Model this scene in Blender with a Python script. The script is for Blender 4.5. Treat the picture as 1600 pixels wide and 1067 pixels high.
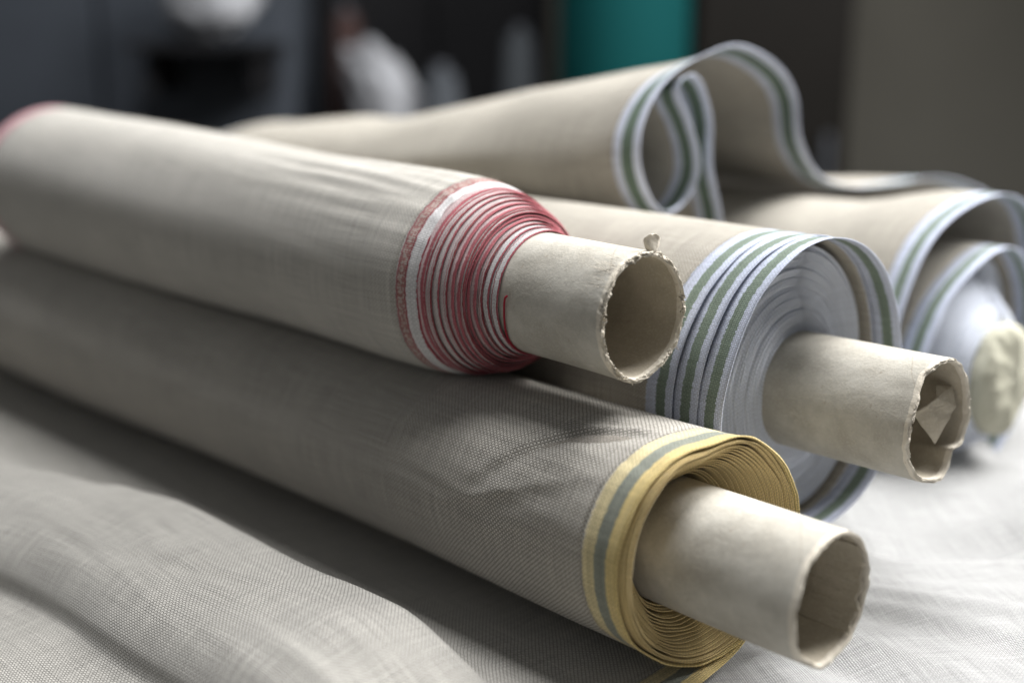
import bpy, bmesh, math, random
from mathutils import Vector, noise
random.seed(7)
for o in list(bpy.data.objects): bpy.data.objects.remove(o)
scn = bpy.context.scene
CM = 0.01
R = math.radians
PI = math.pi

# ---------------------------------------------------------------- camera
cam_d = bpy.data.cameras.new('camera'); cam = bpy.data.objects.new('camera', cam_d)
scn.collection.objects.link(cam); scn.camera = cam
cam.location = (0, 0, 25*CM)
cam.rotation_euler = (R(90-13.7), 0, 0)
cam_d.sensor_width = 36; cam_d.lens = 42.75
cam_d.clip_start = 0.02; cam_d.clip_end = 30
cam_d.dof.use_dof = True; cam_d.dof.focus_distance = 0.51; cam_d.dof.aperture_fstop = 2.7
cam_d.dof.aperture_blades = 9

# ---------------------------------------------------------------- light (indoors: one tall window high on the right, dim room)
w = bpy.data.worlds.new('World'); scn.world = w; w.use_nodes = True
w.node_tree.nodes['Background'].inputs[0].default_value = (0.96, 0.985, 1.0, 1)
w.node_tree.nodes['Background'].inputs[1].default_value = 0.14
def area(name, loc, target, sx, sy, power, col):
    l = bpy.data.lights.new(name, 'AREA'); l.shape = 'RECTANGLE'; l.size = sx*CM; l.size_y = sy*CM
    l.energy = power; l.color = col
    o = bpy.data.objects.new(name, l); scn.collection.objects.link(o)
    o.location = Vector(loc)*CM
    d = (Vector(target)-Vector(loc)); o.rotation_euler = d.to_track_quat('-Z', 'Y').to_euler()
    return o
area('window_light', (142, 118, 132), (4, 54, 6), 80, 100, 80, (1.0, 0.995, 0.985))
area('skylight', (24, 90, 204), (-2, 56, 2), 80, 80, 52, (0.985, 0.99, 1.0))
scn.view_settings.view_transform = 'Standard'; scn.view_settings.look = 'None'
scn.view_settings.gamma = 1; scn.view_settings.exposure = 0.36
scn.render.engine = 'CYCLES'

# ---------------------------------------------------------------- helpers
COL = scn.collection
A = Vector((-.697, .717, 0)).normalized()          # direction of the rolls, away from the viewer
Nn = Vector((A.y, -A.x, 0))                         # horizontal, to the right and back
UP = Vector((0, 0, 1))
def W(perp, s, z): return Nn*perp + A*s + UP*z
def nz(x, y=0., z=0.): return noise.noise(Vector((x, y, z)))
def sstep(a, b, x):
    t = min(1., max(0., (x-a)/(b-a))); return t*t*(3-2*t)
def tag(o, label=None, cat=None, group=None, kind=None):
    for k, v in (('label', label), ('category', cat), ('group', group), ('kind', kind)):
        if v: o[k] = v
    return o
def root(name, loc, label, cat, group=None):
    o = bpy.data.objects.new(name, None); COL.objects.link(o); o.location = Vector(loc)*CM
    o.empty_display_size = 0.02
    return tag(o, label, cat, group)
def link(name, me, mat, parent=None, base=None):
    o = bpy.data.objects.new(name, me); COL.objects.link(o)
    me.materials.append(mat)
    if parent: o.parent = parent
    return o
def base_of(parent):
    b = Vector((0, 0, 0))
    while parent: b = b + parent.location; parent = parent.parent
    return b
def raw(name, verts, faces, mat, parent=None, uvs=None, smooth=True):
    """verts in centimetres, world coordinates; stored relative to the parent's base"""
    b = base_of(parent)
    me = bpy.data.meshes.new(name)
    me.from_pydata([tuple(Vector(v)*CM-b) for v in verts], [], faces)
    if uvs is not None:
        ul = me.uv_layers.new(name='uv')
        for lp in me.loops: ul.data[lp.index].uv = uvs[lp.vertex_index]
    if smooth: me.polygons.foreach_set('use_smooth', [True]*len(me.polygons))
    me.update()
    return link(name, me, mat, parent)
def sheet(name, parent, pos, us, vs, mat, th=0.06, u0=0., closed=False, off=-1):
    """pos(u,v)->Vector cm ; us in cm (distance from the selvage) ; uv in metres"""
    P = [[pos(u, v) for v in vs] for u in us]
    nu, nv = len(us), len(vs)
    mid = nu//2; arc = [0.]
    for j in range(1, nv): arc.append(arc[-1]+(P[mid][j]-P[mid][j-1]).length)
    verts = [P[i][j] for i in range(nu) for j in range(nv)]
    uv = [((us[i]-u0)*CM, arc[j]*CM) for i in range(nu) for j in range(nv)]
    faces = [(i*nv+j, (i+1)*nv+j, (i+1)*nv+j+1, i*nv+j+1) for i in range(nu-1) for j in range(nv-1)]
    o = raw(name, verts, faces, mat, parent, uv)
    if th:
        m = o.modifiers.new('thickness', 'SOLIDIFY'); m.thickness = th*CM; m.offset = off; m.use_even_offset = False
    return o
def lin(a, b, n): return [a+(b-a)*i/(n-1) for i in range(n)]
def strands(name, parent, items, mat, rad=0.006, seg=6):
    """thin curly fibres: items = (start, direction, length, curl)"""
    V, F = [], []
    for (p, d, L, curl) in items:
        d = d.normalized(); p = p.copy(); b0 = len(V)
        q = Vector((random.uniform(-1, 1), random.uniform(-1, 1), random.uniform(-1, 1))).normalized()
        for i in range(seg+1):
            side = d.cross(Vector((.3, -.9, .2))).normalized(); s2 = d.cross(side).normalized()
            rr = rad*(1-.7*i/seg)
            for k in range(3):
                V.append(p+side*rr*math.cos(k*2.094)+s2*rr*math.sin(k*2.094))
            d = (d+q*curl/seg+Vector((random.uniform(-1, 1), random.uniform(-1, 1), random.uniform(-1, 1)))*.12).normalized()
            p = p+d*(L/seg)
        for i in range(seg):
            for k in range(3):
                a, b = b0+i*3+k, b0+i*3+(k+1) % 3
                F.append((a, b, b+3, a+3))
    o = raw(name, V, F, mat, parent); o['kind'] = 'stuff'
    return o

# ---------------------------------------------------------------- materials
class NT:
    def __init__(s, name):
        s.m = bpy.data.materials.new(name); s.m.use_nodes = True; s.t = s.m.node_tree
        s.b = s.t.nodes['Principled BSDF']; s.b.inputs['Specular IOR Level'].default_value = .1
    def n(s, ty, **k):
        x = s.t.nodes.new(ty)
        for a, v in k.items(): setattr(x, a, v)
        return x
    def put(s, sock, v):
        if hasattr(v, 'is_linked'): s.t.links.new(v, sock)
        else: sock.default_value = v
    def math(s, op, a, b=0., c=0., clamp=False):
        x = s.n('ShaderNodeMath', operation=op); x.use_clamp = clamp
        for i, v in enumerate((a, b, c)): s.put(x.inputs[i], v)
        return x.outputs[0]
    def mix(s, f, a, b, blend='MIX'):
        x = s.n('ShaderNodeMix', data_type='RGBA', blend_type=blend)
        s.put(x.inputs[0], f)
        for i, v in ((6, a), (7, b)):
            if isinstance(v, tuple): v = (*v, 1) if len(v) == 3 else v
            s.put(x.inputs[i], v)
        return x.outputs[2]
    def noise(s, vec, scale, detail=2., rough=.5):
        x = s.n('ShaderNodeTexNoise'); s.put(x.inputs['Vector'], vec)
        x.inputs['Scale'].default_value = scale; x.inputs['Detail'].default_value = detail
        x.inputs['Roughness'].default_value = rough
        return x.outputs['Fac']
    def comb(s, x, y, z=0.):
        c = s.n('ShaderNodeCombineXYZ')
        for i, v in enumerate((x, y, z)): s.put(c.inputs[i], v)
        return c.outputs[0]
    def rng(s, v, a, b, c, d):
        x = s.n('ShaderNodeMapRange'); x.interpolation_type = 'SMOOTHSTEP'
        for i, q in enumerate((v, a, b, c, d)): s.put(x.inputs[i], q)
        return x.outputs[0]
    def bump(s, h, strength, dist, prev=None):
        x = s.n('ShaderNodeBump'); s.put(x.inputs['Height'], h)
        x.inputs['Strength'].default_value = strength; x.inputs['Distance'].default_value = dist
        if prev is not None: s.t.links.new(prev, x.inputs['Normal'])
        return x.outputs[0]

def fabric(name, stripes=(), warp=(.40, .365, .315), weft=(.30, .27, .23), pitch=.00105, gap=.42, twill=False, sheen=.25, bump=.9, speck=None, rag=.00022, slub=.09):
    """woven cloth; uv = metres from the selvage, metres along it"""
    t = NT(name)
    uv = t.n('ShaderNodeUVMap'); uv.uv_map = 'uv'
    sep = t.n('ShaderNodeSeparateXYZ'); t.t.links.new(uv.outputs[0], sep.inputs[0])
    u, v = sep.outputs[0], sep.outputs[1]
    wob = t.noise(uv.outputs[0], 90., 2.)
    wob2 = t.noise(uv.outputs[0], 37., 2.)
    U = t.math('MULTIPLY_ADD', wob, 1.1, t.math('DIVIDE', u, pitch))
    V = t.math('MULTIPLY_ADD', wob2, 1.3, t.math('DIVIDE', v, pitch*.93))
    sU = t.math('SINE', t.math('MULTIPLY', U, PI)); sV = t.math('SINE', t.math('MULTIPLY', V, PI))
    aU = t.math('ABSOLUTE', sU); aV = t.math('ABSOLUTE', sV)
    over = t.math('MULTIPLY_ADD', t.math('MULTIPLY', sU, sV), 1.2, .5, clamp=True)
    hU = t.math('MULTIPLY', aU, t.math('MULTIPLY_ADD', over, .45, .55))
    hV = t.math('MULTIPLY', aV, t.math('MULTIPLY_ADD', over, -.45, 1.))
    h = t.math('MAXIMUM', hU, hV)
    # slubby threads
    slU = t.noise(t.comb(U, t.math('MULTIPLY', V, .03)), 1.05, 2.)
    slV = t.noise(t.comb(t.math('MULTIPLY', U, .03), V), 1.05, 2.)
    sl = t.math('ADD', slU, slV)
    big = t.noise(uv.outputs[0], 16., 3.)
    long1 = t.noise(t.comb(t.math('MULTIPLY', U, .30), t.math('MULTIPLY', V, .012)), 1., 2.)
    long2 = t.noise(t.comb(t.math('MULTIPLY', U, .012), t.math('MULTIPLY', V, .30)), 1., 2.)
    val = t.math('MULTIPLY_ADD', sl, .68, .34)
    val = t.math('MULTIPLY', val, t.math('MULTIPLY_ADD', t.math('ADD', long1, long2), slub, 1-slub))
    val = t.math('MULTIPLY', val, t.math('MULTIPLY_ADD', big, .25, .875))
    c = t.mix(over, weft, warp)
    fl1 = t.noise(t.comb(t.math('MULTIPLY', U, .06), t.math('MULTIPLY', V, .8), 3.), 1., 1.)
    fl2 = t.noise(t.comb(t.math('MULTIPLY', U, .8), t.math('MULTIPLY', V, .06), 8.), 1., 1.)
    fl = t.math('ADD', t.rng(fl1, .68, .76, 0., 1.), t.rng(fl2, .68, .76, 0., 1.))
    val = t.math('MULTIPLY', val, t.math('MULTIPLY_ADD', fl, .13, 1.))
    thr = t.math('FLOOR', V)
    jit = t.n('ShaderNodeTexWhiteNoise', noise_dimensions='1D'); t.t.links.new(thr, jit.inputs['W'])
    uj = t.math('ADD', u, t.math('MULTIPLY', t.math('SUBTRACT', jit.outputs[0], .5), rag*2))
    for (ue, col) in reversed(list(stripes)):
        f = t.math('LESS_THAN', uj, ue*CM)
        if col is None: cc = t.mix(over, weft, warp)
        elif isinstance(col, list):       # speckled pair
            cc = t.mix(t.math('GREATER_THAN', t.noise(uv.outputs[0], 700., 1.), .5), col[0], col[1])
        else: cc = t.mix(over, tuple(x*.82 for x in col), col)
        c = t.mix(f, c, cc)
    dark = t.rng(h, .15, .8, gap, 1.)
    k = t.math('MULTIPLY', dark, val)
    kk = t.n('ShaderNodeCombineColor')
    for i in range(3): t.t.links.new(k, kk.inputs[i])
    c = t.mix(1., c, kk.outputs[0], 'MULTIPLY')
    t.put(t.b.inputs['Base Color'], c)
    t.b.inputs['Roughness'].default_value = .85
    t.b.inputs['Sheen Weight'].default_value = sheen; t.b.inputs['Sheen Roughness'].default_value = .45
    fine = t.math('MULTIPLY_ADD', sl, .25, h)
    nb = t.bump(fine, bump, .00035)
    t.put(t.b.inputs['Normal'], nb)
    return t.m

def cardboard(name, col=(.49, .468, .415), dark=(.36, .338, .293), bump=.35, seam=False):
    t = NT(name)
    co = t.n('ShaderNodeTexCoord').outputs['Object']
    a = t.noise(co, 38., 6., .68); b = t.noise(co, 900., 3., .7); d = t.noise(co, 260., 2., .6)
    c = t.mix(t.rng(a, .35, .7, 0., 1.), dark, col)
    c = t.mix(t.math('MULTIPLY', t.rng(b, .45, .75, 0., 1.), .35), c, (.60, .55, .46))
    c = t.mix(t.math('MULTIPLY', t.rng(d, .68, .75, 0., 1.), .35), c, (.26, .21, .16))
    if seam:        # spiral joint of the outer ply, scuffs along the tube
        uvn = t.n('ShaderNodeUVMap'); uvn.uv_map = 'uv'; sp = t.n('ShaderNodeSeparateXYZ'); t.t.links.new(uvn.outputs[0], sp.inputs[0])
        w = t.math('FRACT', t.math('DIVIDE', t.math('MULTIPLY_ADD', sp.outputs[1], .62, t.math('MULTIPLY_ADD', a, .0012, sp.outputs[0])), .0974))
        ln = t.rng(t.math('ABSOLUTE', t.math('SUBTRACT', w, .42)), 0., .007, 1., 0.)
        sc = t.rng(t.noise(t.comb(t.math('MULTIPLY', sp.outputs[0], 60.), t.math('MULTIPLY', sp.outputs[1], 420.)), 1., 3., .6), .60, .74, 0., 1.)
        c = t.mix(t.math('MULTIPLY', ln, .35), c, (.25, .21, .16))
        c = t.mix(t.math('MULTIPLY', sc, .40), c, (.60, .565, .50))
        c = t.mix(t.math('MULTIPLY', t.rng(t.noise(co, 22., 3.), .55, .75, 0., 1.), .35), c, (.33, .285, .22))
    t.put(t.b.inputs['Base Color'], c); t.b.inputs['Roughness'].default_value = .8
    e = t.noise(co, 150., 4., .65)
    nb = t.bump(b, bump, .0004); nb = t.bump(a, .35, .002, nb); nb = t.bump(e, .2, .0009, nb); nb = t.bump(ln, -.5, .0006, nb) if seam else nb
    t.put(t.b.inputs['Normal'], nb)
    return t.m

def plain(name, col, rough=.7, var=.2, scale=8.):
    t = NT(name)
    co = t.n('ShaderNodeTexCoord').outputs['Object']
    a = t.noise(co, scale, 4.)
    c = t.mix(a, tuple(x*(1-var) for x in col), tuple(min(1, x*(1+var)) for x in col))
    t.put(t.b.inputs['Base Color'], c); t.b.inputs['Roughness'].default_value = rough
    return t.m

YEL = (.73, .57, .25); YEL2 = (.75, .64, .37); TEALG = (.265, .28, .232)
M_yellow = fabric('linen_with_yellow_border', [(.62, YEL), (1.22, TEALG), (1.85, YEL2)], pitch=.0011, warp=(.56, .527, .472), weft=(.28, .26, .226), gap=.2, bump=1.)
M_tail = fabric('lit_linen_with_yellow_border', [(.62, YEL), (1.22, TEALG), (1.85, YEL2)], pitch=.0011, warp=(.55, .527, .482), weft=(.31, .295, .267), gap=.22, bump=1.)  # same linen as the roll, coloured paler to stand in for stronger light
M_yellow_in = fabric('yellow_selvage_weave', [(1.4, (.66, .50, .23)), (2.0, TEALG)], pitch=.0009, gap=.34)
M_linen = fabric('plain_linen', [], warp=(.40, .37, .325), weft=(.30, .275, .24))
RED = (.36, .08, .10); WHT = (.60, .585, .58); PINK = (.56, .22, .26); DRED = (.27, .05, .06)
M_red = fabric('linen_with_red_border', [(.10, RED), (.62, WHT), (.70, DRED), (1.10, [(.29, .13, .12), (.39, .32, .285)]), (1.19, DRED)], warp=(.46, .438, .395), weft=(.35, .33, .294), pitch=.0011, gap=.66)
GPK = (.56, .495, .48)
M_reds = [fabric('red_selvage_a', [(.045, RED), (.9, GPK)], pitch=.0009, gap=.6),
          fabric('red_selvage_b', [(.10, (.42, .12, .14)), (.14, RED), (.9, (.54, .40, .40))], pitch=.0009, gap=.6),
          fabric('red_selvage_c', [(.05, DRED), (.13, (.52, .45, .44)), (.165, RED), (.9, (.52, .45, .44))], pitch=.0009, gap=.6),
          fabric('red_selvage_d', [(.05, RED), (.30, WHT), (.35, DRED), (.9, WHT)], pitch=.0009, gap=.6)]
M_redfar = fabric('red_far_selvage', [(.4, PINK), (1.0, (.55, .36, .37)), (1.6, PINK)], pitch=.0009, gap=.6)
BLU = (.56, .60, .72); GRN = (.20, .25, .20)
M_green = fabric('linen_with_green_border', [(.40, BLU), (.92, GRN), (1.5, BLU)], warp=(.44, .41, .355), weft=(.325, .30, .258), pitch=.0010, gap=.55, rag=.0003, sheen=.1)
M_greenw = fabric('linen_with_wide_green_border', [(.45, (.66, .70, .82)), (1.22, (.145, .195, .15)), (1.75, (.66, .70, .82))], warp=(.44, .41, .355), weft=(.325, .30, .258), pitch=.0010, gap=.55, sheen=.05)
M_blue = fabric('pale_blue_selvage', [(3., (.70, .735, .82))], pitch=.0010, gap=.7)
M_cloth = fabric('white_table_linen', [], warp=(.40, .397, .39), weft=(.33, .327, .321), pitch=.00100, gap=.34, bump=1., slub=.06)
M_card = cardboard('raw_cardboard')
M_tube = cardboard('spiral_wound_cardboard', seam=True)
M_torn = cardboard('torn_cardboard', (.66, .61, .52), (.54, .49, .41), .8)
M_inner = cardboard('browner_cardboard', (.47, .42, .34), (.37, .33, .26))  # slightly darker, browner cardboard for tube insides, torn lining and scrap
M_fibre = plain('loose_fibre', (.55, .52, .46), .9)
M_fibre_y = plain('yellow_fibre', (.66, .52, .22), .9)
M_paper = cardboard('crumpled_paper', (.44, .43, .345), (.36, .35, .275), .1)

# ---------------------------------------------------------------- the setting: table top, wall
b = W(50, 60, 0)
def box(name, x0, x1, y0, y1, z0, z1, mat, parent=None, bev=0.):
    v = [(x, y, z) for x in (x0, x1) for y in (y0, y1) for z in (z0, z1)]
    f = [(0, 1, 3, 2), (4, 6, 7, 5), (0, 4, 5, 1), (2, 3, 7, 6), (0, 2, 6, 4), (1, 5, 7, 3)]
    o = raw(name, v, f, mat, parent, smooth=False)
    if bev:
        m = o.modifiers.new('bevel', 'BEVEL'); m.width = bev*CM; m.segments = 2
    return o
M_wall = plain('brown_grey_plaster', (.092, .087, .074), .9, .15, 3.)
M_floor = plain('dark_floor', (.06, .055, .05), .6)
M_wood = plain('table_wood', (.20, .14, .09), .6)
tag(box('wall', -260, 260, 300, 312, -75, 190, M_wall), kind='structure')
tag(box('floor', -260, 260, -60, 300, -80, -75, M_floor), kind='structure')
V = [W(p_, s_, z_) for p_ in (20.6, 150) for s_ in (-60, 150) for z_ in (-6, -1.2)]
tb = raw('table_top', V, [(0, 1, 3, 2), (4, 6, 7, 5), (0, 4, 5, 1), (2, 3, 7, 6), (0, 2, 6, 4), (1, 5, 7, 3)], M_wood, None, smooth=False)
tag(tb, kind='structure')

# ---------------------------------------------------------------- white cloth spread over the table
def cloth_h(x, y):
    p = Vector((x, y, 0)); pe = p.dot(Nn); s = p.dot(A)
    h = -.35
    # heaped cloth under the rolls at the back right
    h += 2.35*sstep(43, 50, pe)*sstep(25.5, 32, s)
    h += 3.3*math.exp(-((min(x, 34)-34)/9.5)**2)*sstep(55.1, 60, y)*(1-sstep(62, 70, y))
    # upper layer folded back: a crisp edge running across on the right
    e = 55.3+.35*nz(x*.09, 3.3)-.012*(x-20)
    if x > 8: h += .95*(1-sstep(e-.05, e+.30, y))*sstep(10, 17, x)*(.65+.35*sstep(40, e, y))
    # soft creases fanning out from below the front tube
    k = sstep(6, 16, x)*(1-sstep(52, 55.5, y))
    ang = math.atan2(y-56, x-6)
    h += k*.36*nz(ang*5.5, .03*x, 1.7)+k*.20*nz(ang*13., .02*x, 9.1)
    h += .10*nz(x*.11, y*.11, .4)+.05*nz(x*.3, y*.22, 4.4)
    # wrinkles on the lower left, in front of the loose fold
    h -= .58*max(0., 20.2-pe)+.0 if pe < 20.2 else 0.
    h += .18*nz(pe*.35+1.3*nz(s*.05, 1.), s*.06, 2.2)*(1-sstep(16, 24, pe))
    return h
def grid_axis(a, b, c, d, fine, coarse):
    out = []; x = a
    while x < d:
        out.append(x); x += fine if b < x < c else coarse
    out.append(d); return out
xs = grid_axis(-90, -30, 36, 90, .28, 1.4); ys = grid_axis(8, 36, 76, 160, .28, 1.4)
V = [(x, y, cloth_h(x, y)) for x in xs for y in ys]; ny = len(ys)
F = [(i*ny+j, (i+1)*ny+j, (i+1)*ny+j+1, i*ny+j+1) for i in range(len(xs)-1) for j in range(ny-1)]
def rot(x, y, a=R(12)): return ((x*math.cos(a)+y*math.sin(a))*CM, (y*math.cos(a)-x*math.sin(a))*CM)
tag(raw('tablecloth', V, F, M_cloth, None, [rot(v[0], v[1]) for v in V]),
    'white woven linen cloth spread creased over the table beneath every roll', 'tablecloth')

# ---------------------------------------------------------------- rolls
class Roll:
    def __init__(s, perp, s0, z, dz=0., dp=0.):
        s.o = W(perp, s0, z); s.s0 = s0; s.dz = dz; s.dp = dp
    def P(s, sv, ang, r):
        d = sv-s.s0
        return s.o+A*d+UP*(s.dz*d)+Nn*(s.dp*d+r*math.cos(ang))+UP*(r*math.sin(ang))
def angs(a0, a1, n): return [R(a0+(a1-a0)*i/(n-1)) for i in range(n)]
def wound(rl, parent, name, rf, sf, border, us_body, vs, mat, th=.06, bname='selvage_border', nb=9):
    """one turn of cloth: body beyond the border plus the woven border as its child. rf(u,ang), sf(ang)"""
    pos = lambda u, a: rl.P(sf(a)+u, a, rf(u, a))
    body = sheet(name, parent, pos, us_body, vs, mat, th)
    bd = sheet(bname, parent if body is None else body, pos, lin(0, us_body[0], nb), vs, mat, th)
    return body
def tube(rl, parent, Rf, wall, s_end, rimf, mat, n=240, name='cardboard_tube', rough=.0, rimmat=None):
    """hollow tube: outer skin, torn rim, inner skin; Rf(ang, depth) radius, rimf(ang) rim offset"""
    L = s_end-rl.s0
    prof = []
    for d in [L, L*.6, L*.35, 7, 5, 3.6, 2.6, 1.9, 1.3, .9, .6, .38, .22, .10]: prof.append((d, 0., 0))
    for k in range(1, 12):
        q = k/12.*PI; prof.append((.05-.07*math.sin(q)+(.028 if k % 3 == 0 else -.012)*(1 if rough else 0), -k/12.*wall, 1))
    for d in [.10, .25, .5, .9, 1.5, 2.3, 3.5, 5.5, 9., L]: prof.append((d, -wall, 2))
    V, F, UVs = [], [], []
    m = len(prof)
    for i in range(n):
        a = i/n*2*PI; rim = rimf(a)
        for k, (d, dr, reg) in enumerate(prof):
            f = math.exp(-d/.35)
            s = rl.s0+d+rim*math.exp(-max(d, 0)/1.6)
            r = Rf(a, max(d, 0))+dr
            if rough:
                g = rough*math.exp(-max(d, 0)/.14)*max(.4, .75+1.5*cn(a, 2.7, 11.)+.5*cn(a, 6., 3.))
                s += g*nz(math.cos(a)*6, math.sin(a)*6, k*.55)*1.2+g*.8*nz(math.cos(a)*40, math.sin(a)*40, k*.9)
                r += g*nz(math.cos(a)*13, math.sin(a)*13, 7+k*.6)*.7
            V.append(rl.P(s, a, r)); UVs.append((d*CM, a*2.6*CM))
    for i in range(n):
        j = (i+1) % n
        for k in range(m-1): F.append((i*m+k, i*m+k+1, j*m+k+1, j*m+k))
    o = raw(name, V, F, mat, parent, UVs)
    if rimmat:
        o.data.materials.append(rimmat); o.data.materials.append(M_inner)
        for p in o.data.polygons:
            q = p.index % (m-1)
            if 12 <= q <= 25: p.material_index = 1
            elif q > 25: p.material_index = 2
    return o
def cn(a, f, seed=0.): return nz(math.cos(a)*f+seed, math.sin(a)*f-seed, seed*.7)

# ======================= roll with the yellow border, lying in front
Y = Roll(37.4, 21.45, 5.05, .017)
yr = root('fabric_roll', W(37.4, 50, 0), 'grey-beige linen roll with yellow and grey-green border, lowest and nearest in front', 'fabric roll')
def y_shape(u, a, r, k=0.):
    e = math.exp(-u/3.5)
    q = .10*math.sin(2*a+2.4)+.05*math.sin(3*a+.6)
    q += e*(.20*math.exp(-((a % (2*PI)-R(62))/.38)**2)-.20*math.exp(-((a % (2*PI)-R(97))/.25)**2)+.10*cn(a, 1.6, 3.+k*.05))
    q += .16*math.exp(-((a % (2*PI)-R(20))/.5)**2)*e
    f = (r/4.85)
    fr = sstep(16, 62, u)
    q += fr*(1.0-1.3*math.exp(-((a % (2*PI)-R(88))/.42)**2))
    # long shallow creases running along the roll
    c = .10*nz(a*2.6+u*.05, u*.07, 5.)+.045*nz(a*7+u*.16, u*.05, 8.)*(math.exp(-((u-9)/9)**2))
    if k == 0 and u < 14:                                     # pinched crease running into the border
        ad = math.degrees(a) % 360
        wv = (ad-(101+9.3*(u-3.1)+4*math.sin(u*.9)))*.082
        al = sstep(1.2, 3.5, u)*(1-sstep(6.2, 9.5, u))
        c += al*(.15*math.exp(-abs(wv)/.20)-.13*math.exp(-((wv-.65)/.55)**2)+.06*math.exp(-((wv+1.1)/.5)**2))
        w2 = (ad-(150+5*(u-5)))*.082
        c += .07*sstep(1.5, 4, u)*(1-sstep(8, 12, u))*(math.exp(-abs(w2)/.3)-.8*math.exp(-((w2-.6)/.5)**2))
    return r+f*q+(c if k == 0 else 0)
def y_edge(k): return lambda a: 27.0-.75*math.cos(a)+(0, -.16, -.28, -.30)[k if k < 4 else 3]*(.5-.5*math.cos(a))+.10*max(0, k-3)*(.5-.5*math.cos(a))+.15*k*(.5+.5*math.cos(a))+.09*cn(a, 2.2, 1.+.2*k)+.03*cn(a, 9., k*1.7)
TURN0 = -62.
def y_r(a, k): return 4.86-.108*(k+(math.degrees(a)-TURN0)/360.)
us_long = [1.9+.3*i for i in range(34)]+[12.6, 13.6, 15, 17, 20, 23, 26, 30, 35, 40, 46, 52, 58, 64, 70]
va = angs(TURN0, TURN0+360, 321)
wound(Y, yr, 'outer_layer', lambda u, a: y_shape(u, a, y_r(a, 0)+.10*math.exp(-u/.5)), y_edge(0), 1.9, us_long, va, M_yellow, .065)
for k in range(1, 19):
    jj = .07*nz(k*.83, 2.)+.02*nz(k*3.7)
    wound(Y, yr, 'inner_layer', lambda u, a: y_shape(u, a, y_r(a, k)+jj+.05*cn(a, 2.2, 4.+k*.22), k), y_edge(k), 2.0, [2.0, 4., 9.], angs(TURN0, TURN0+360, 145), M_yellow_in, .055, nb=5)
# loose tail: leaves the roll at the bottom right, runs under it and towards the viewer, then lies in a rounded fold
tp = [(40.3, .95), (39.3, .42), (38.2, .14), (37., .04), (35.5, .0), (33.8, -.02), (32., .02), (30.8, .14), (29.5, .30), (28.9, .85), (28.5, 1.5), (28.0, 1.92), (27.0, 2.08),
      (25., 2.05), (23.8, 1.92), (22.6, 1.66), (21.5, 1.25), (20.7, .62), (20.3, .0), (19.4, -.26), (18., -.45), (16.6, -.8), (14.5, -1.6), (12., -3.), (8., -4.8), (3., -7.), (-3., -9.6), (-9, -12.)]
def cr(pts, t):
    i = min(int(t), len(pts)-2); f = t-i
    g = lambda k: pts[max(0, min(len(pts)-1, k))]
    a, b_, c, d = g(i-1), g(i), g(i+1), g(i+2)
    return tuple(.5*((2*b_[q])+(-a[q]+c[q])*f+(2*a[q]-5*b_[q]+4*c[q]-d[q])*f*f+(-a[q]+3*b_[q]-3*c[q]+d[q])*f**3) for q in range(len(b_)))
def tail(u, v):
    pe, z = cr(tp, v); s = 26.6+u+.25*nz(v*.35, 4.)
    m = sstep(6.5, 10, v); hump = sstep(8, 11, v)*(1-sstep(17, 19, v))
    flat = 1-sstep(26, 36, s)                                # the fold dies out towards the near selvage
    pe += m*(-4.2*sstep(48, 70, s)+.7*nz(s*.07, 1.)*(1-flat))
    z = z*(1-.75*flat*sstep(6, 9, v))*(1.5 if z > 0 else 1.)
    z += hump*(.30*nz(s*.10, pe*.12, 2.)+.16*nz(s*.05+pe*.30, pe*.42, 6.)+.10*nz(s*.12-pe*.9, pe*.5, 3.))
    z += .05*nz(s*.3, pe*.5, 1.)*m+hump*(.16*abs(nz(pe*.55+.10*s+1.2*nz(s*.06, pe*.1), s*.03, 12.))+.08*abs(nz(pe*1.2-.09*s+nz(s*.1, pe*.2), s*.05, 15.)))
    return W(pe, s, z+.22*sstep(19, 21, v)*(nz(pe*.25, s*.08, 3.)+.5*nz(pe*.6, s*.12, 8.)))
us_tail = [1.9]+[1.9+.45*i for i in range(1, 80)]+[38+2*i for i in range(1, 22)]
vs_tail = [i*.14 for i in range(int((len(tp)-1)/.14)+1)]
lt = sheet('loose_tail', yr, tail, us_tail, vs_tail, M_tail, .06)
sheet('selvage_border', lt, tail, lin(0, 1.9, 9), vs_tail, M_tail, .06)
def y_R(a, d):
    e = math.exp(-d/1.2)
    return 2.63+.02*cn(a, 1.3, 2.)+e*(.03*cn(a, 2.5, 5.)-.10*math.exp(-((a-R(235))/.22)**2)+.07*math.exp(-((a-R(262))/.2)**2))
yt = tube(Y, yr, y_R, .17, 60, lambda a: .10*cn(a, 1.5, 4.)+.05*cn(a, 5., 2.), M_tube, rough=.05, rimmat=M_torn)
def lining(u, a):      # inner ply peeled away from the wall on the far side of the opening
    r = y_R(a, 0)-.20-.20*math.exp(-((a-R(-12))/.45)**2)*math.exp(-u/.9)-.05*nz(a*6, u*1.5)-.03*nz(a*19, u*4.)
    return Y.P(21.55+u+.16*nz(a*5, 3.)+.07*nz(a*17, 5.), a, r)
sheet('torn_lining', yt, lining, [.0, .12, .25, .4, .6, .9, 1.3, 2., 3.], angs(-52, 40, 90), M_inner, .05)

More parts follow.
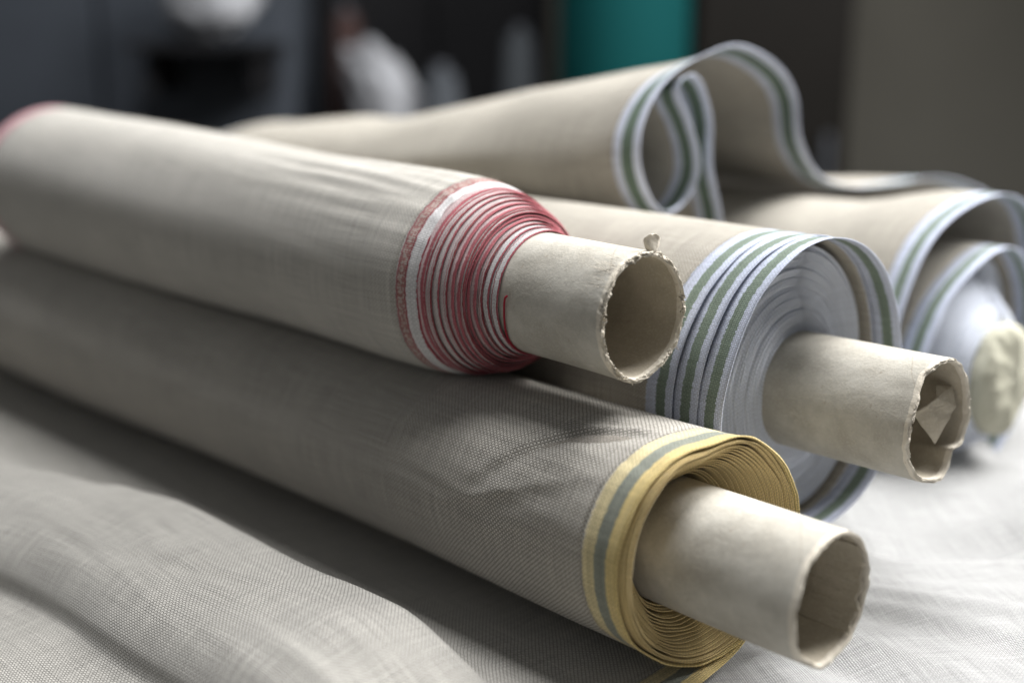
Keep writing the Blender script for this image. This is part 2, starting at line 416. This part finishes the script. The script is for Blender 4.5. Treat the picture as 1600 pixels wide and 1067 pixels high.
# ======================= roll with the red border, resting on the front roll
Rr = Roll(37.9, 31.2, 14.15, .022)
rr = root('fabric_roll', W(37.9, 60, 9.6), 'linen roll with stacked red and white borders stepping down to a torn tube', 'fabric roll')
def r_body(u, a):
    s = 40.4+u
    r = 4.86+.45*sstep(50, 84, s)-.30*math.exp(-u/2.2)-.10*math.exp(-((s-53)/6)**2)-.22*math.exp(-u/.5)
    r += .10*math.sin(2*a+.6)+.12*nz(a*1.7, s*.05, 2.)
    r += .11*math.exp(-((a-R(118))/.55)**2)*nz(a*8+s*.11, s*.09, 6.)*math.exp(-((s-48)/8)**2)*2.
    r += .12*sstep(80, 86, s)-.75*sstep(50, 80, s)*math.exp(-((a % (2*PI)-R(272))/.36)**2)
    return r
r_edge = lambda a: 40.4+.10*cn(a, 1.4, 3.)+.05*cn(a, 5., 1.)
us_red = [1.25, 1.6, 2, 2.5, 3, 3.6, 4.2, 5, 6, 7, 8, 9, 10, 11.5, 13, 15, 17, 19, 22, 25, 28, 31, 34, 37, 40, 42, 43.5, 44.6]
vr = angs(-70, 290, 181)
ob = wound(Rr, rr, 'outer_layer', r_body, r_edge, 1.25, us_red, vr, M_red, .06)
# border at the far end of the roll
far = lambda u, a: Rr.P(r_edge(a)+46.1-u, a, r_body(46.1-u, a))
sheet('far_selvage_border', ob, far, lin(0, 1.5, 6), list(reversed(vr)), M_redfar, .06)
r_step = [(4.36, 40.14, 1), (4.29, 39.98, 0), (4.22, 39.70, 2), (4.10, 39.38, 0), (3.97, 38.98, 2), (3.84, 38.68, 1), (3.72, 38.46, 1), (3.62, 38.28, 2), (3.52, 38.22, 0),
          (3.36, 38.20, 1), (3.22, 37.92, 1), (3.07, 37.66, 2), (2.96, 37.40, 3), (2.84, 37.05, 3)]
for k, (r0, s0, mi) in enumerate(r_step):
    ph = random.uniform(0, 6.28); lean = random.uniform(.03, .09)
    rf = lambda u, a: r0+.03*u+.05*math.sin(2*a+.6)+.025*cn(a, 2., k*1.3)
    sf = lambda a: s0+lean*math.sin(a+ph)+.05*cn(a, 2.2, k*.9)+.02*cn(a, 8, k*2.1)
    wound(Rr, rr, 'inner_layer', rf, sf, .5, [.5, .9, 1.6, 2.6], angs(-70+k*7, 290+k*7, 121), M_reds[mi], .066, nb=4)
def r_R(a, d):
    e = math.exp(-d/2.)
    return 2.7+.02*cn(a, 1.2, 8.)+e*(.10*math.exp(-((a-R(258))/.35)**2)-.08*math.exp(-((a-R(305))/.35)**2))
rt = tube(Rr, rr, r_R, .21, 80, lambda a: .06*cn(a, 2.2, 6.)+.05*cn(a, 7., 9.), M_tube, n=420, rough=.14, rimmat=M_torn)
# ragged flakes of paper standing off the torn rim
V, F = [], []
for i in range(150):
    a = random.gauss(random.choice((1.5, 2.3, 3.7, 4.0, 4.4, 5.6, .3)), .45); r = r_R(a, 0)-random.uniform(0, .19)
    sz = random.uniform(.03, .12); ln = random.uniform(.03, .10)
    d = (-A*random.uniform(.1, 1)+(Nn*math.cos(a)+UP*math.sin(a))*random.uniform(-.5, .9)).normalized()
    tdir = -Nn*math.sin(a)+UP*math.cos(a)
    p = Rr.P(31.2+.06, a, r); side = (tdir+d*random.uniform(-.4, .4)).normalized()*sz*.5
    nrm = d.cross(side).normalized()*.018
    b0 = len(V)
    for kk in range(3):
        wd = (1, .8, .3)[kk]; c = p+d*ln*kk/2+nrm*(kk*kk)*random.uniform(-1, 2)
        V += [c-side*wd+nrm, c+side*wd+nrm, c+side*wd-nrm, c-side*wd-nrm]
    for kk in range(2):
        for q in range(4):
            F.append((b0+kk*4+q, b0+kk*4+(q+1) % 4, b0+kk*4+4+(q+1) % 4, b0+kk*4+4+q))
    F.append((b0+8, b0+9, b0+10, b0+11)); F.append((b0+3, b0+2, b0+1, b0))
o = raw('torn_rim', V, F, M_torn, rt); o['kind'] = 'stuff'
# curled shred standing up on the rim
def shred(u, v):
    c = Rr.P(31.24, R(80), 2.66)
    wd = (.40+.32*math.sin(v*2.6))*(1-.55*max(0, v-.75)/.25)
    return c+Vector((1, .15, 0))*((u-.5)*wd-.10*v+.12*v*v)+UP*(.02+.78*v-.18*max(0, v-.7))+Vector((0, -1, 0))*(.45*max(0, v-.55)**1.5+.12*math.sin(u*3+v*2)-.1)+UP*.05*nz(u*5, v*4)
sheet('curled_shred', rt, shred, lin(0, 1, 8), lin(0, 1, 16), M_torn, .035)
fib = []
for i in range(60):
    a = R(random.choice((random.uniform(100, 150), random.uniform(0, 360)))); fib.append((Rr.P(31.2, a, r_R(a, 0)-.05), -A*random.uniform(-.8, .5)+(Nn*math.cos(a)+UP*math.sin(a))*.7, random.uniform(.1, .45), random.uniform(.5, 2.5)))
for i in range(16): fib.append((Rr.P(31.25, R(-38), 2.62), Nn+UP*random.uniform(-.5, .1)-A*random.uniform(0, .4), random.uniform(.15, .4), 1.))
for i in range(26): fib.append((Rr.P(31.3+random.uniform(0, .5), R(random.uniform(112, 150)), 2.70), A+(Nn*-.4+UP*.5)*.25, random.uniform(.5, 1.5), .5))
strands('frayed_fibre', rt, fib, M_torn, .007)
# red thread end lying on the tube
def thread(pts, rad, name, parent, mat, n=40):
    V, F = [], []
    for i in range(n):
        p = Vector(cr(pts, i/(n-1)*(len(pts)-1)*.9999)); q = Vector(cr(pts, min(i+1, n-1)/(n-1)*(len(pts)-1)*.9999)); q0 = Vector(cr(pts, max(i-1, 0)/(n-1)*(len(pts)-1)*.9999))
        d = (q-q0).normalized(); s1 = d.cross(A if abs(d.dot(A)) < .9 else UP).normalized(); s2 = d.cross(s1)
        for k in range(6): V.append(p+s1*rad*math.cos(k*PI/3)+s2*rad*math.sin(k*PI/3))
    for i in range(n-1):
        for k in range(6): F.append((i*6+k, i*6+(k+1) % 6, i*6+6+(k+1) % 6, i*6+6+k))
    return raw(name, V, F, mat, parent)
M_thread = plain('red_thread', (.28, .02, .035), .8)
thread([tuple(Rr.P(s, R(a), r)) for s, a, r in [(36.42, 172, 2.79), (36.50, 174, 2.84), (36.56, 179, 2.82), (36.62, 186, 2.79), (36.7, 195, 2.78), (36.85, 208, 2.77), (37.0, 222, 2.77), (37.1, 240, 2.77), (37.15, 265, 2.77)]], .045, 'loose_thread', rr, M_thread)

# ======================= roll with the green border, in the middle
G = Roll(48.0, 23.0, 9.3)
gr = root('fabric_roll', W(48, 50, 2.), 'linen roll with three green and pale blue bands and a dented open tube', 'fabric roll')
def g_shape(a, r, u, k):
    e = math.exp(-u/5.)
    x = (math.degrees(a)+180) % 360-180
    return r-2.5*math.exp(-((x-2)/50)**2)+.55*math.exp(-((x-100)/35)**2)+.22*math.sin(2*a+2.2)+e*(.10*math.sin(3*a+k)+.12*cn(a, 1.5, 2.+k*.3))+.10*nz(a*1.5, u*.06, k)
g_out = [(7.22, 31.75, 0), (7.15, 30.5, 1), (7.07, 29.3, 2)]
for (r0, s0, k) in g_out:
    rf = lambda u, a: g_shape(a, r0-.02*u*(k > 0), u, k)+.05*math.exp(-u/.4)
    sf = lambda a: s0-.9-.9*math.cos(a-.3)*-1*-1+.12*cn(a, 1.8, k*2.)+.03*cn(a, 7, k)
    wound(G, gr, 'outer_layer' if k == 0 else 'loose_layer', rf, sf, 1.4, [1.4, 1.8, 2.4, 3.2, 4.2, 5.5, 7, 9, 12]+([15, 19, 24, 30, 37, 45, 54] if k == 0 else []), angs(-80+k*25, 280+k*25, 161), M_green, .042)
for k in range(36):
    f = k/35.; r0 = 6.6-3.78*f
    s0 = 30.95-.7*sstep(.35, .9, f)+.16*nz(k*.45)+random.uniform(-.05, .05)
    rf = lambda u, a: r0+.03*cn(a, 1.5, k*.1)+(g_shape(a, 0, 1., 2))*(1-f)**.8
    sf = lambda a: s0-.75*(1+math.cos(a-.3))*(1-f)+.05*cn(a, 2., k*.8)
    wound(G, gr, 'inner_layer', rf, sf, .8, [.8, 1.6, 3.], angs(0, 360, 109), M_blue, .07, nb=3)
def g_R(a, d):
    e = math.exp(-d/1.5)
    x = (a+.001) % (2*PI)
    return 2.75+.02*cn(a, 1.3, 5.)+e*(-.46*math.exp(-((x-R(312))/.17)**2)+.20*math.exp(-((x-R(283))/.20)**2)+.12*math.exp(-((x-R(340))/.3)**2)-.10*math.exp(-((x-R(140))/.4)**2)+.04*cn(a, 4., 2.))
gt = tube(G, gr, g_R, .20, 60, lambda a: .10*cn(a, 1.8, 7.)+.07*cn(a, 6., 1.)+.16*math.exp(-((a-R(125))/.3)**2), M_tube, n=300, rough=.07, rimmat=M_torn)
# folded scrap of card wedged in the tube
cs = [(1.25, .75, .62), (.0, 1.15, .10), (.12, 1.12, -.10), (.95, .62, -1.40), (2.2, .30, .15), (2.35, .75, .95), (1.7, 1.1, 1.0)]
gc = W(48.0, 23.0, 9.3)
V = [gc+Nn*x+A*y+UP*z for x, y, z in cs]; V += [p+A*.05+UP*.03 for p in V]
nn = len(cs)
F = [(0, 1, 2, 4), (2, 3, 4), (0, 4, 5, 6)]
F += [tuple(i+nn for i in reversed(f)) for f in F]+[(i, i+nn, (i+1) % nn+nn, (i+1) % nn) for i in range(nn)]
bm = bmesh.new(); vv = [bm.verts.new(p*CM) for p in V]
for f in F: bm.faces.new([vv[i] for i in f])
bmesh.ops.triangulate(bm, faces=bm.faces[:]); bmesh.ops.subdivide_edges(bm, edges=bm.edges[:], cuts=5, use_grid_fill=True)
for v in bm.verts:
    p = v.co/CM; v.co = (p+A*(.16*noise.noise(p*1.1)+.05*noise.noise(p*3.))+UP*.06*noise.noise(p*2.+Vector((5, 1, 0))))*CM
me = bpy.data.meshes.new('card_scrap'); bm.to_mesh(me); bm.free()
tag(link('card_scrap', me, M_inner), 'small folded cardboard scrap wedged inside the dented tube of the green-banded roll', 'cardboard scrap')

# ======================= loosely wound roll at the right edge
Q = Roll(66.2, 28.0, 6.6)
qr = root('fabric_roll', W(66.2, 55, -.3), 'loosely wound green-banded linen roll cut by the right edge, tube stuffed with paper', 'fabric roll')
def q_out(u, a):
    x = (math.degrees(a)) % 360
    r = 8.1+1.0*math.exp(-((x-100)/45)**2)+2.6*math.exp(-((x-48)/38)**2)-.6*math.exp(-((x-270)/60)**2)-.45*math.exp(-((x-182)/26)**2)
    r -= 1.3*sstep(2., 10., u)
    return r+math.exp(-u/5)*.2*cn(a, 1.5, 6.)+.15*nz(a*1.5, u*.07, 3.)
wound(Q, qr, 'outer_layer', q_out, lambda a: 30.6-.5*math.cos(a)+.25*cn(a, 1.3, 3.), 1.4, [1.4, 1.8, 2.4, 3.2, 4.2, 5.5, 7, 9, 12, 15, 19, 24, 30, 37, 45, 54], angs(-60, 262, 161), M_green, .06)
wound(Q, qr, 'loose_layer', lambda u, a: 6.4+1.3*math.exp(-((math.degrees(a)-62)/40)**2)+.2*math.sin(2*a+1.)+.1*cn(a, 1.5, 1.), lambda a: 29.6-.4*math.cos(a)+.15*cn(a, 1.6, 8.), 1.4, [1.4, 2, 3.5, 6, 9], angs(-100, 258, 131), M_green, .06)
for k in range(22):
    f = k/21.; r0 = 6.1-2.95*f
    s0 = 31.2-2.4*sstep(.1, 1., f)+.10*nz(k*1.3, 4.)
    rf = lambda u, a: r0+.9*(1-f)*math.exp(-((math.degrees(a)-62)/40)**2)+.04*cn(a, 1.5, k*.5)+.08*math.sin(2*a+1.)*(1-f)
    sf = lambda a: s0+.05*cn(a, 2., k*.7)
    wound(Q, qr, 'inner_layer', rf, sf, .8, [.8, 1.6, 3.], angs(0, 360, 97), M_blue, .09, nb=3)
tube(Q, qr, lambda a, d: 3.0+.05*cn(a, 2., 3.), .2, 60, lambda a: .1*cn(a, 2., 5.), M_tube, n=120, rough=.05)
# crumpled paper plug: a sheet pushed into the tube, its face puckered in folds
V, F = [], []
prof = [(.02, 0), (.4, 0), (.8, 0), (1.2, 0), (1.6, 0), (2.0, 0), (2.35, 0), (2.65, 0), (2.9, .05), (3.1, .16), (3.22, .36), (3.25, .65), (3.15, 1.), (3.0, 1.4), (2.75, 2.2), (2.7, 3.5)]
for i in range(144):
    a = i/144*2*PI
    for (r, d) in prof:
        x, y = r*math.cos(a), r*math.sin(a)
        e = sstep(.3, 3., r)
        fold = .5*abs(nz(x*.38+3, y*.38, 1.))+.2*abs(nz(x*.8, y*.8+5, 4.))+.10*abs(nz(x*2.1, y*2.1, 7.))
        rr_ = r*(1+.06*cn(a, 1.3, 4.)*e+.02*cn(a, 3., 8.)*e)
        V.append(Q.P(27.55+d+fold-.35*(1-(r/3.3)**2)*(d == 0), a, rr_))
m = len(prof)
for i in range(144):
    for k in range(m-1): F.append((i*m+k, i*m+k+1, ((i+1) % 144)*m+k+1, ((i+1) % 144)*m+k))
tag(raw('paper_plug', V, F, M_paper), 'crumpled greenish-white paper stuffed into the tube at the right edge', 'paper plug')

# ======================= length of cloth lying in a loop and a hump behind the rolls
lp = [(59.6, 8.), (59.5, 12.), (59.25, 14.82), (58.2, 18.1), (58.15, 20.7), (57.0, 22.75), (55.6, 23.45), (54.6, 22.7), (55.75, 21.0), (56.6, 19.2), (56.75, 17.6), (55.8, 16.2), (54.1, 15.8), (52.5, 16.8), (51.4, 18.8), (51.8, 20.9), (53.6, 23.0), (56.6, 24.35),
      (60.4, 25.0), (64.2, 23.95), (66.4, 22.1), (67.2, 19.1), (69.8, 16.7), (74.4, 15.65), (79.8, 15.45), (85.4, 15.45), (91.5, 14.4), (97., 12.4), (102., 8.), (106, 2.)]
def drape(u, v):
    pe, z = cr(lp, v); s = 43+u
    f = u/48.
    zb = 9.5                                                   # crest sinks towards the far end
    zz = zb+(z-zb)*(1-.46*f**.75) if z > zb else z
    g = .7*f
    pe2 = pe+(nz(u*.05, v*.3, 1.)*1.3+nz(u*.14, v*.5, 7.)*.5)*min(1, u/6.)-3.*f
    zz += (nz(u*.06, v*.35, 5.)*.9+nz(u*.16, v*.6, 2.)*.45)*min(1, u/8.)
    return W(pe2, s+.4*nz(v*.4, 2.)*(1-f), zz)
vs_l = [i*.12 for i in range(int((len(lp)-1)/.12)+1)]
us_l = [1.8, 2.1, 2.5, 3.2, 4, 5, 6.2, 7.5, 9, 11, 13, 15.5, 18, 21, 24, 27, 30, 33, 36, 39, 42, 45, 46.2]
dr = root('draped_cloth', W(70, 60, 0), 'green-edged linen length folded into a drop-shaped loop and tall hump behind rolls', 'cloth')
d0 = sheet('cloth_sheet', dr, drape, us_l, vs_l, M_greenw, .04)
sheet('selvage_border', d0, drape, lin(0, 1.8, 8), vs_l, M_greenw, .04)
sheet('far_selvage_border', d0, lambda u, v: drape(48-u, v), lin(0, 1.8, 5), list(reversed(vs_l)), M_greenw, .04)

# ======================= loose fibres on the cloth
fib = []
for i in range(900):
    a = R(random.uniform(75, 150)); u = random.uniform(.2, 26)
    fib.append((Y.P(27+u, a, y_shape(u, a, y_r(a, 0))), (Nn*math.cos(a)+UP*math.sin(a))+Vector((random.uniform(-1, 1), random.uniform(-1, 1), random.uniform(-.5, .5))), random.uniform(.08, .30), random.uniform(.5, 3)))
strands('surface_fuzz', yr, fib, M_fibre, .0045, 5)
fib = []
for i in range(90):
    a = R(random.uniform(-60, 290)); fib.append((Y.P(y_edge(0)(a)+.02, a, y_shape(0, a, y_r(a, 0)+.1)), -A*random.uniform(0, 1)+(Nn*math.cos(a)+UP*math.sin(a))*random.uniform(-.3, 1), random.uniform(.06, .22), random.uniform(.5, 3)))
strands('edge_fuzz', yr, fib, M_fibre_y, .005, 5)
fib = []
for i in range(1500):
    a = R(random.uniform(70, 135)); u = random.uniform(.2, 45)
    fib.append((Rr.P(40.4+u, a, r_body(u, a)), (Nn*math.cos(a)+UP*math.sin(a))+Vector((random.uniform(-1, 1), random.uniform(-1, 1), random.uniform(-.5, .5))), random.uniform(.1, .35), random.uniform(.5, 3)))
strands('surface_fuzz', rr, fib, M_fibre, .005, 5)

fib = []
for i in range(120):
    a = R(random.uniform(60, 300)); fib.append((G.P(29.3-.9-.9*math.cos(a-.3)+random.choice((0, 1.2, 2.4)), a, 6.98), -A*random.uniform(-.3, 1)+(Nn*math.cos(a)+UP*math.sin(a))*random.uniform(0, 1), random.uniform(.06, .25), random.uniform(.5, 3)))
strands('edge_fuzz', gr, fib, M_fibre, .0045, 5)
fib = []
for i in range(160):
    k = random.randrange(len(r_step)); r0, s0, mi = r_step[k]; a = R(random.uniform(70, 290))
    fib.append((Rr.P(s0, a, r0), -A*random.uniform(-.3, 1)+(Nn*math.cos(a)+UP*math.sin(a))*random.uniform(.1, 1), random.uniform(.06, .28), random.uniform(.5, 3)))
strands('edge_fuzz', rr, fib, M_fibre, .0045, 5)

# ---------------------------------------------------------------- far background, out of focus
M_navy = plain('dark_blue_grey_paint', (.044, .050, .060), .6)
M_black = plain('near_black_paint', (.010, .010, .011), .6)
M_teal = plain('teal_fabric', (.002, .046, .047), .85, .1)
M_white = plain('white_cotton', (.27, .275, .29), .9)
M_dbrown = plain('dark_brown_paint', (.007, .006, .005), .6)
M_dgrey = plain('grey_metal', (.07, .075, .085), .5)
def cabinet(x0, x1, y0, y1, z1, mat, label, nd):
    c = root('cabinet', ((x0+x1)/2, (y0+y1)/2, -75), label, 'cabinet')
    box('carcass', x0, x1, y0+2, y1, -75, z1, mat, c, .5)
    wd = (x1-x0)/nd
    for i in range(nd):
        d = box('door', x0+i*wd+.6, x0+(i+1)*wd-.6, y0, y0+1.9, -70, z1-2, mat, c, .4)
        hx = x0+(i+.85)*wd
        box('handle', hx-.6, hx+.6, y0-2, y0+.1, -5, 8, M_dgrey, d, .3)
    return c
cabinet(-150, -42, 236, 276, 80, M_navy, 'dark blue-grey cabinet far behind the rolls at the left', 3)
cabinet(-41, 8, 262, 298, 80, M_black, 'black cabinet in the background behind the pale bundles', 2)
cabinet(35, 66, 240, 290, 80, M_dbrown, 'dark brown cabinet standing between teal roll and bare wall', 1)
def bundle(name, c, rad, seed, mat, label):
    bm = bmesh.new(); bmesh.ops.create_icosphere(bm, subdivisions=4, radius=1)
    for v in bm.verts:
        p = v.co.copy(); vo = noise.voronoi(p*1.7+Vector((seed, 0, 1)))[0]
        k = .8+.35*(vo[1]-vo[0])+.2*noise.noise(p*1.5+Vector((seed, 2, 3)))
        v.co = (Vector(c)+Vector((p.x*rad[0]+p.z*rad[3], p.y*rad[1], p.z*rad[2]))*k)*CM
    for f in bm.faces: f.smooth = True
    me = bpy.data.meshes.new(name); bm.to_mesh(me); bm.free()
    return tag(link(name, me, mat), label, 'bundle')
# two open shelves that carry them
def shelf(x0, x1, y0, y1, z, label):
    r = root('shelf', ((x0+x1)/2, y1, z), label, 'shelf')
    box('board', x0, x1, y0, y1, z-1.6, z, M_black, r, .2)
    for x in (x0+2, x1-3.2): box('bracket', x, x+1.2, y0+3, y1, z-9, z-1.65, M_black, r)
bundle('cloth_bundle', (-54, 226, 33.), (9., 6, 8., 1.), 1.3, M_white, 'warm white blurred bundle at the top edge above the red-bordered roll')
shelf(-66, -42.5, 214, 235.9, 25.5, 'dark shelf carrying the warm white bundle at the top edge')
bundle('cloth_bundle', (-24, 240, 14.), (8.0, 6, 13., -5), 4.1, M_white, 'bluish-white slanted bundle in the dark left of the teal roll')
shelf(-40, 7, 228, 261.9, 1.2, 'dark shelf under the bluish-white slanted bundle')
def cone(x, y, z, r, h, col, label):
    c = root('thread_cone', (x, y, z), label, 'thread cone')
    for nm, pr, mt in (('wound_thread', ((.3, .6), (r, .8), (r*1.02, 1.6), (r*.55, h-1), (r*.3, h)), plain('thread', col, .8)), ('core', ((r*.5, 0), (r*.5, .7), (r*.22, h+.2), (r*.25, h+1.2), (.05, h+1.2)), M_dgrey)):
        V = [(x+q*math.cos(i*PI/12), y+q*math.sin(i*PI/12), z+hh) for i in range(24) for q, hh in pr]; m = len(pr)
        raw(nm, V, [(i*m+k, ((i+1) % 24)*m+k, ((i+1) % 24)*m+k+1, i*m+k+1) for i in range(24) for k in range(m-1)], mt, c)
cone(-13.5, 236, 1.3, 5.5, 19, (.05, .055, .062), 'grey blurred thread cone right of the bluish-white bundle')
cone(1.5, 240, 1.3, 4.8, 26, (.045, .05, .055), 'dark grey blurred thread cone just left of the teal roll')
cone(-33, 250, 1.3, 4.5, 30, (.04, .024, .022), 'dull maroon blurred thread cone behind the bluish-white bundle')
# teal fabric roll standing on end
tr = root('standing_fabric_roll', (21, 236, -75), 'teal roll standing on end in the dark background', 'fabric roll')
V, F = [], []
for i in range(48):
    a = i/48*2*PI
    for z, r in ((-75, 11.6), (-74, 12.2), (-30, 12.0), (20, 12.3), (58, 12.0), (59, 11.4), (58.4, 3.2)): V.append((21+r*math.cos(a), 236+r*math.sin(a), z))
for i in range(48):
    for k in range(6): F.append((i*7+k, ((i+1) % 48)*7+k, ((i+1) % 48)*7+k+1, i*7+k+1))
raw('wound_cloth', V, F, M_teal, tr)
V, F = [], []
for i in range(32):
    a = i/32*2*PI
    for z, r in ((-74, 3.1), (64, 3.1), (64, 2.6), (-74, 2.6)): V.append((21+r*math.cos(a), 236+r*math.sin(a), z))
for i in range(32):
    for k in range(3): F.append((i*4+k, ((i+1) % 32)*4+k, ((i+1) % 32)*4+k+1, i*4+k+1))
raw('cardboard_tube', V, F, M_card, tr)
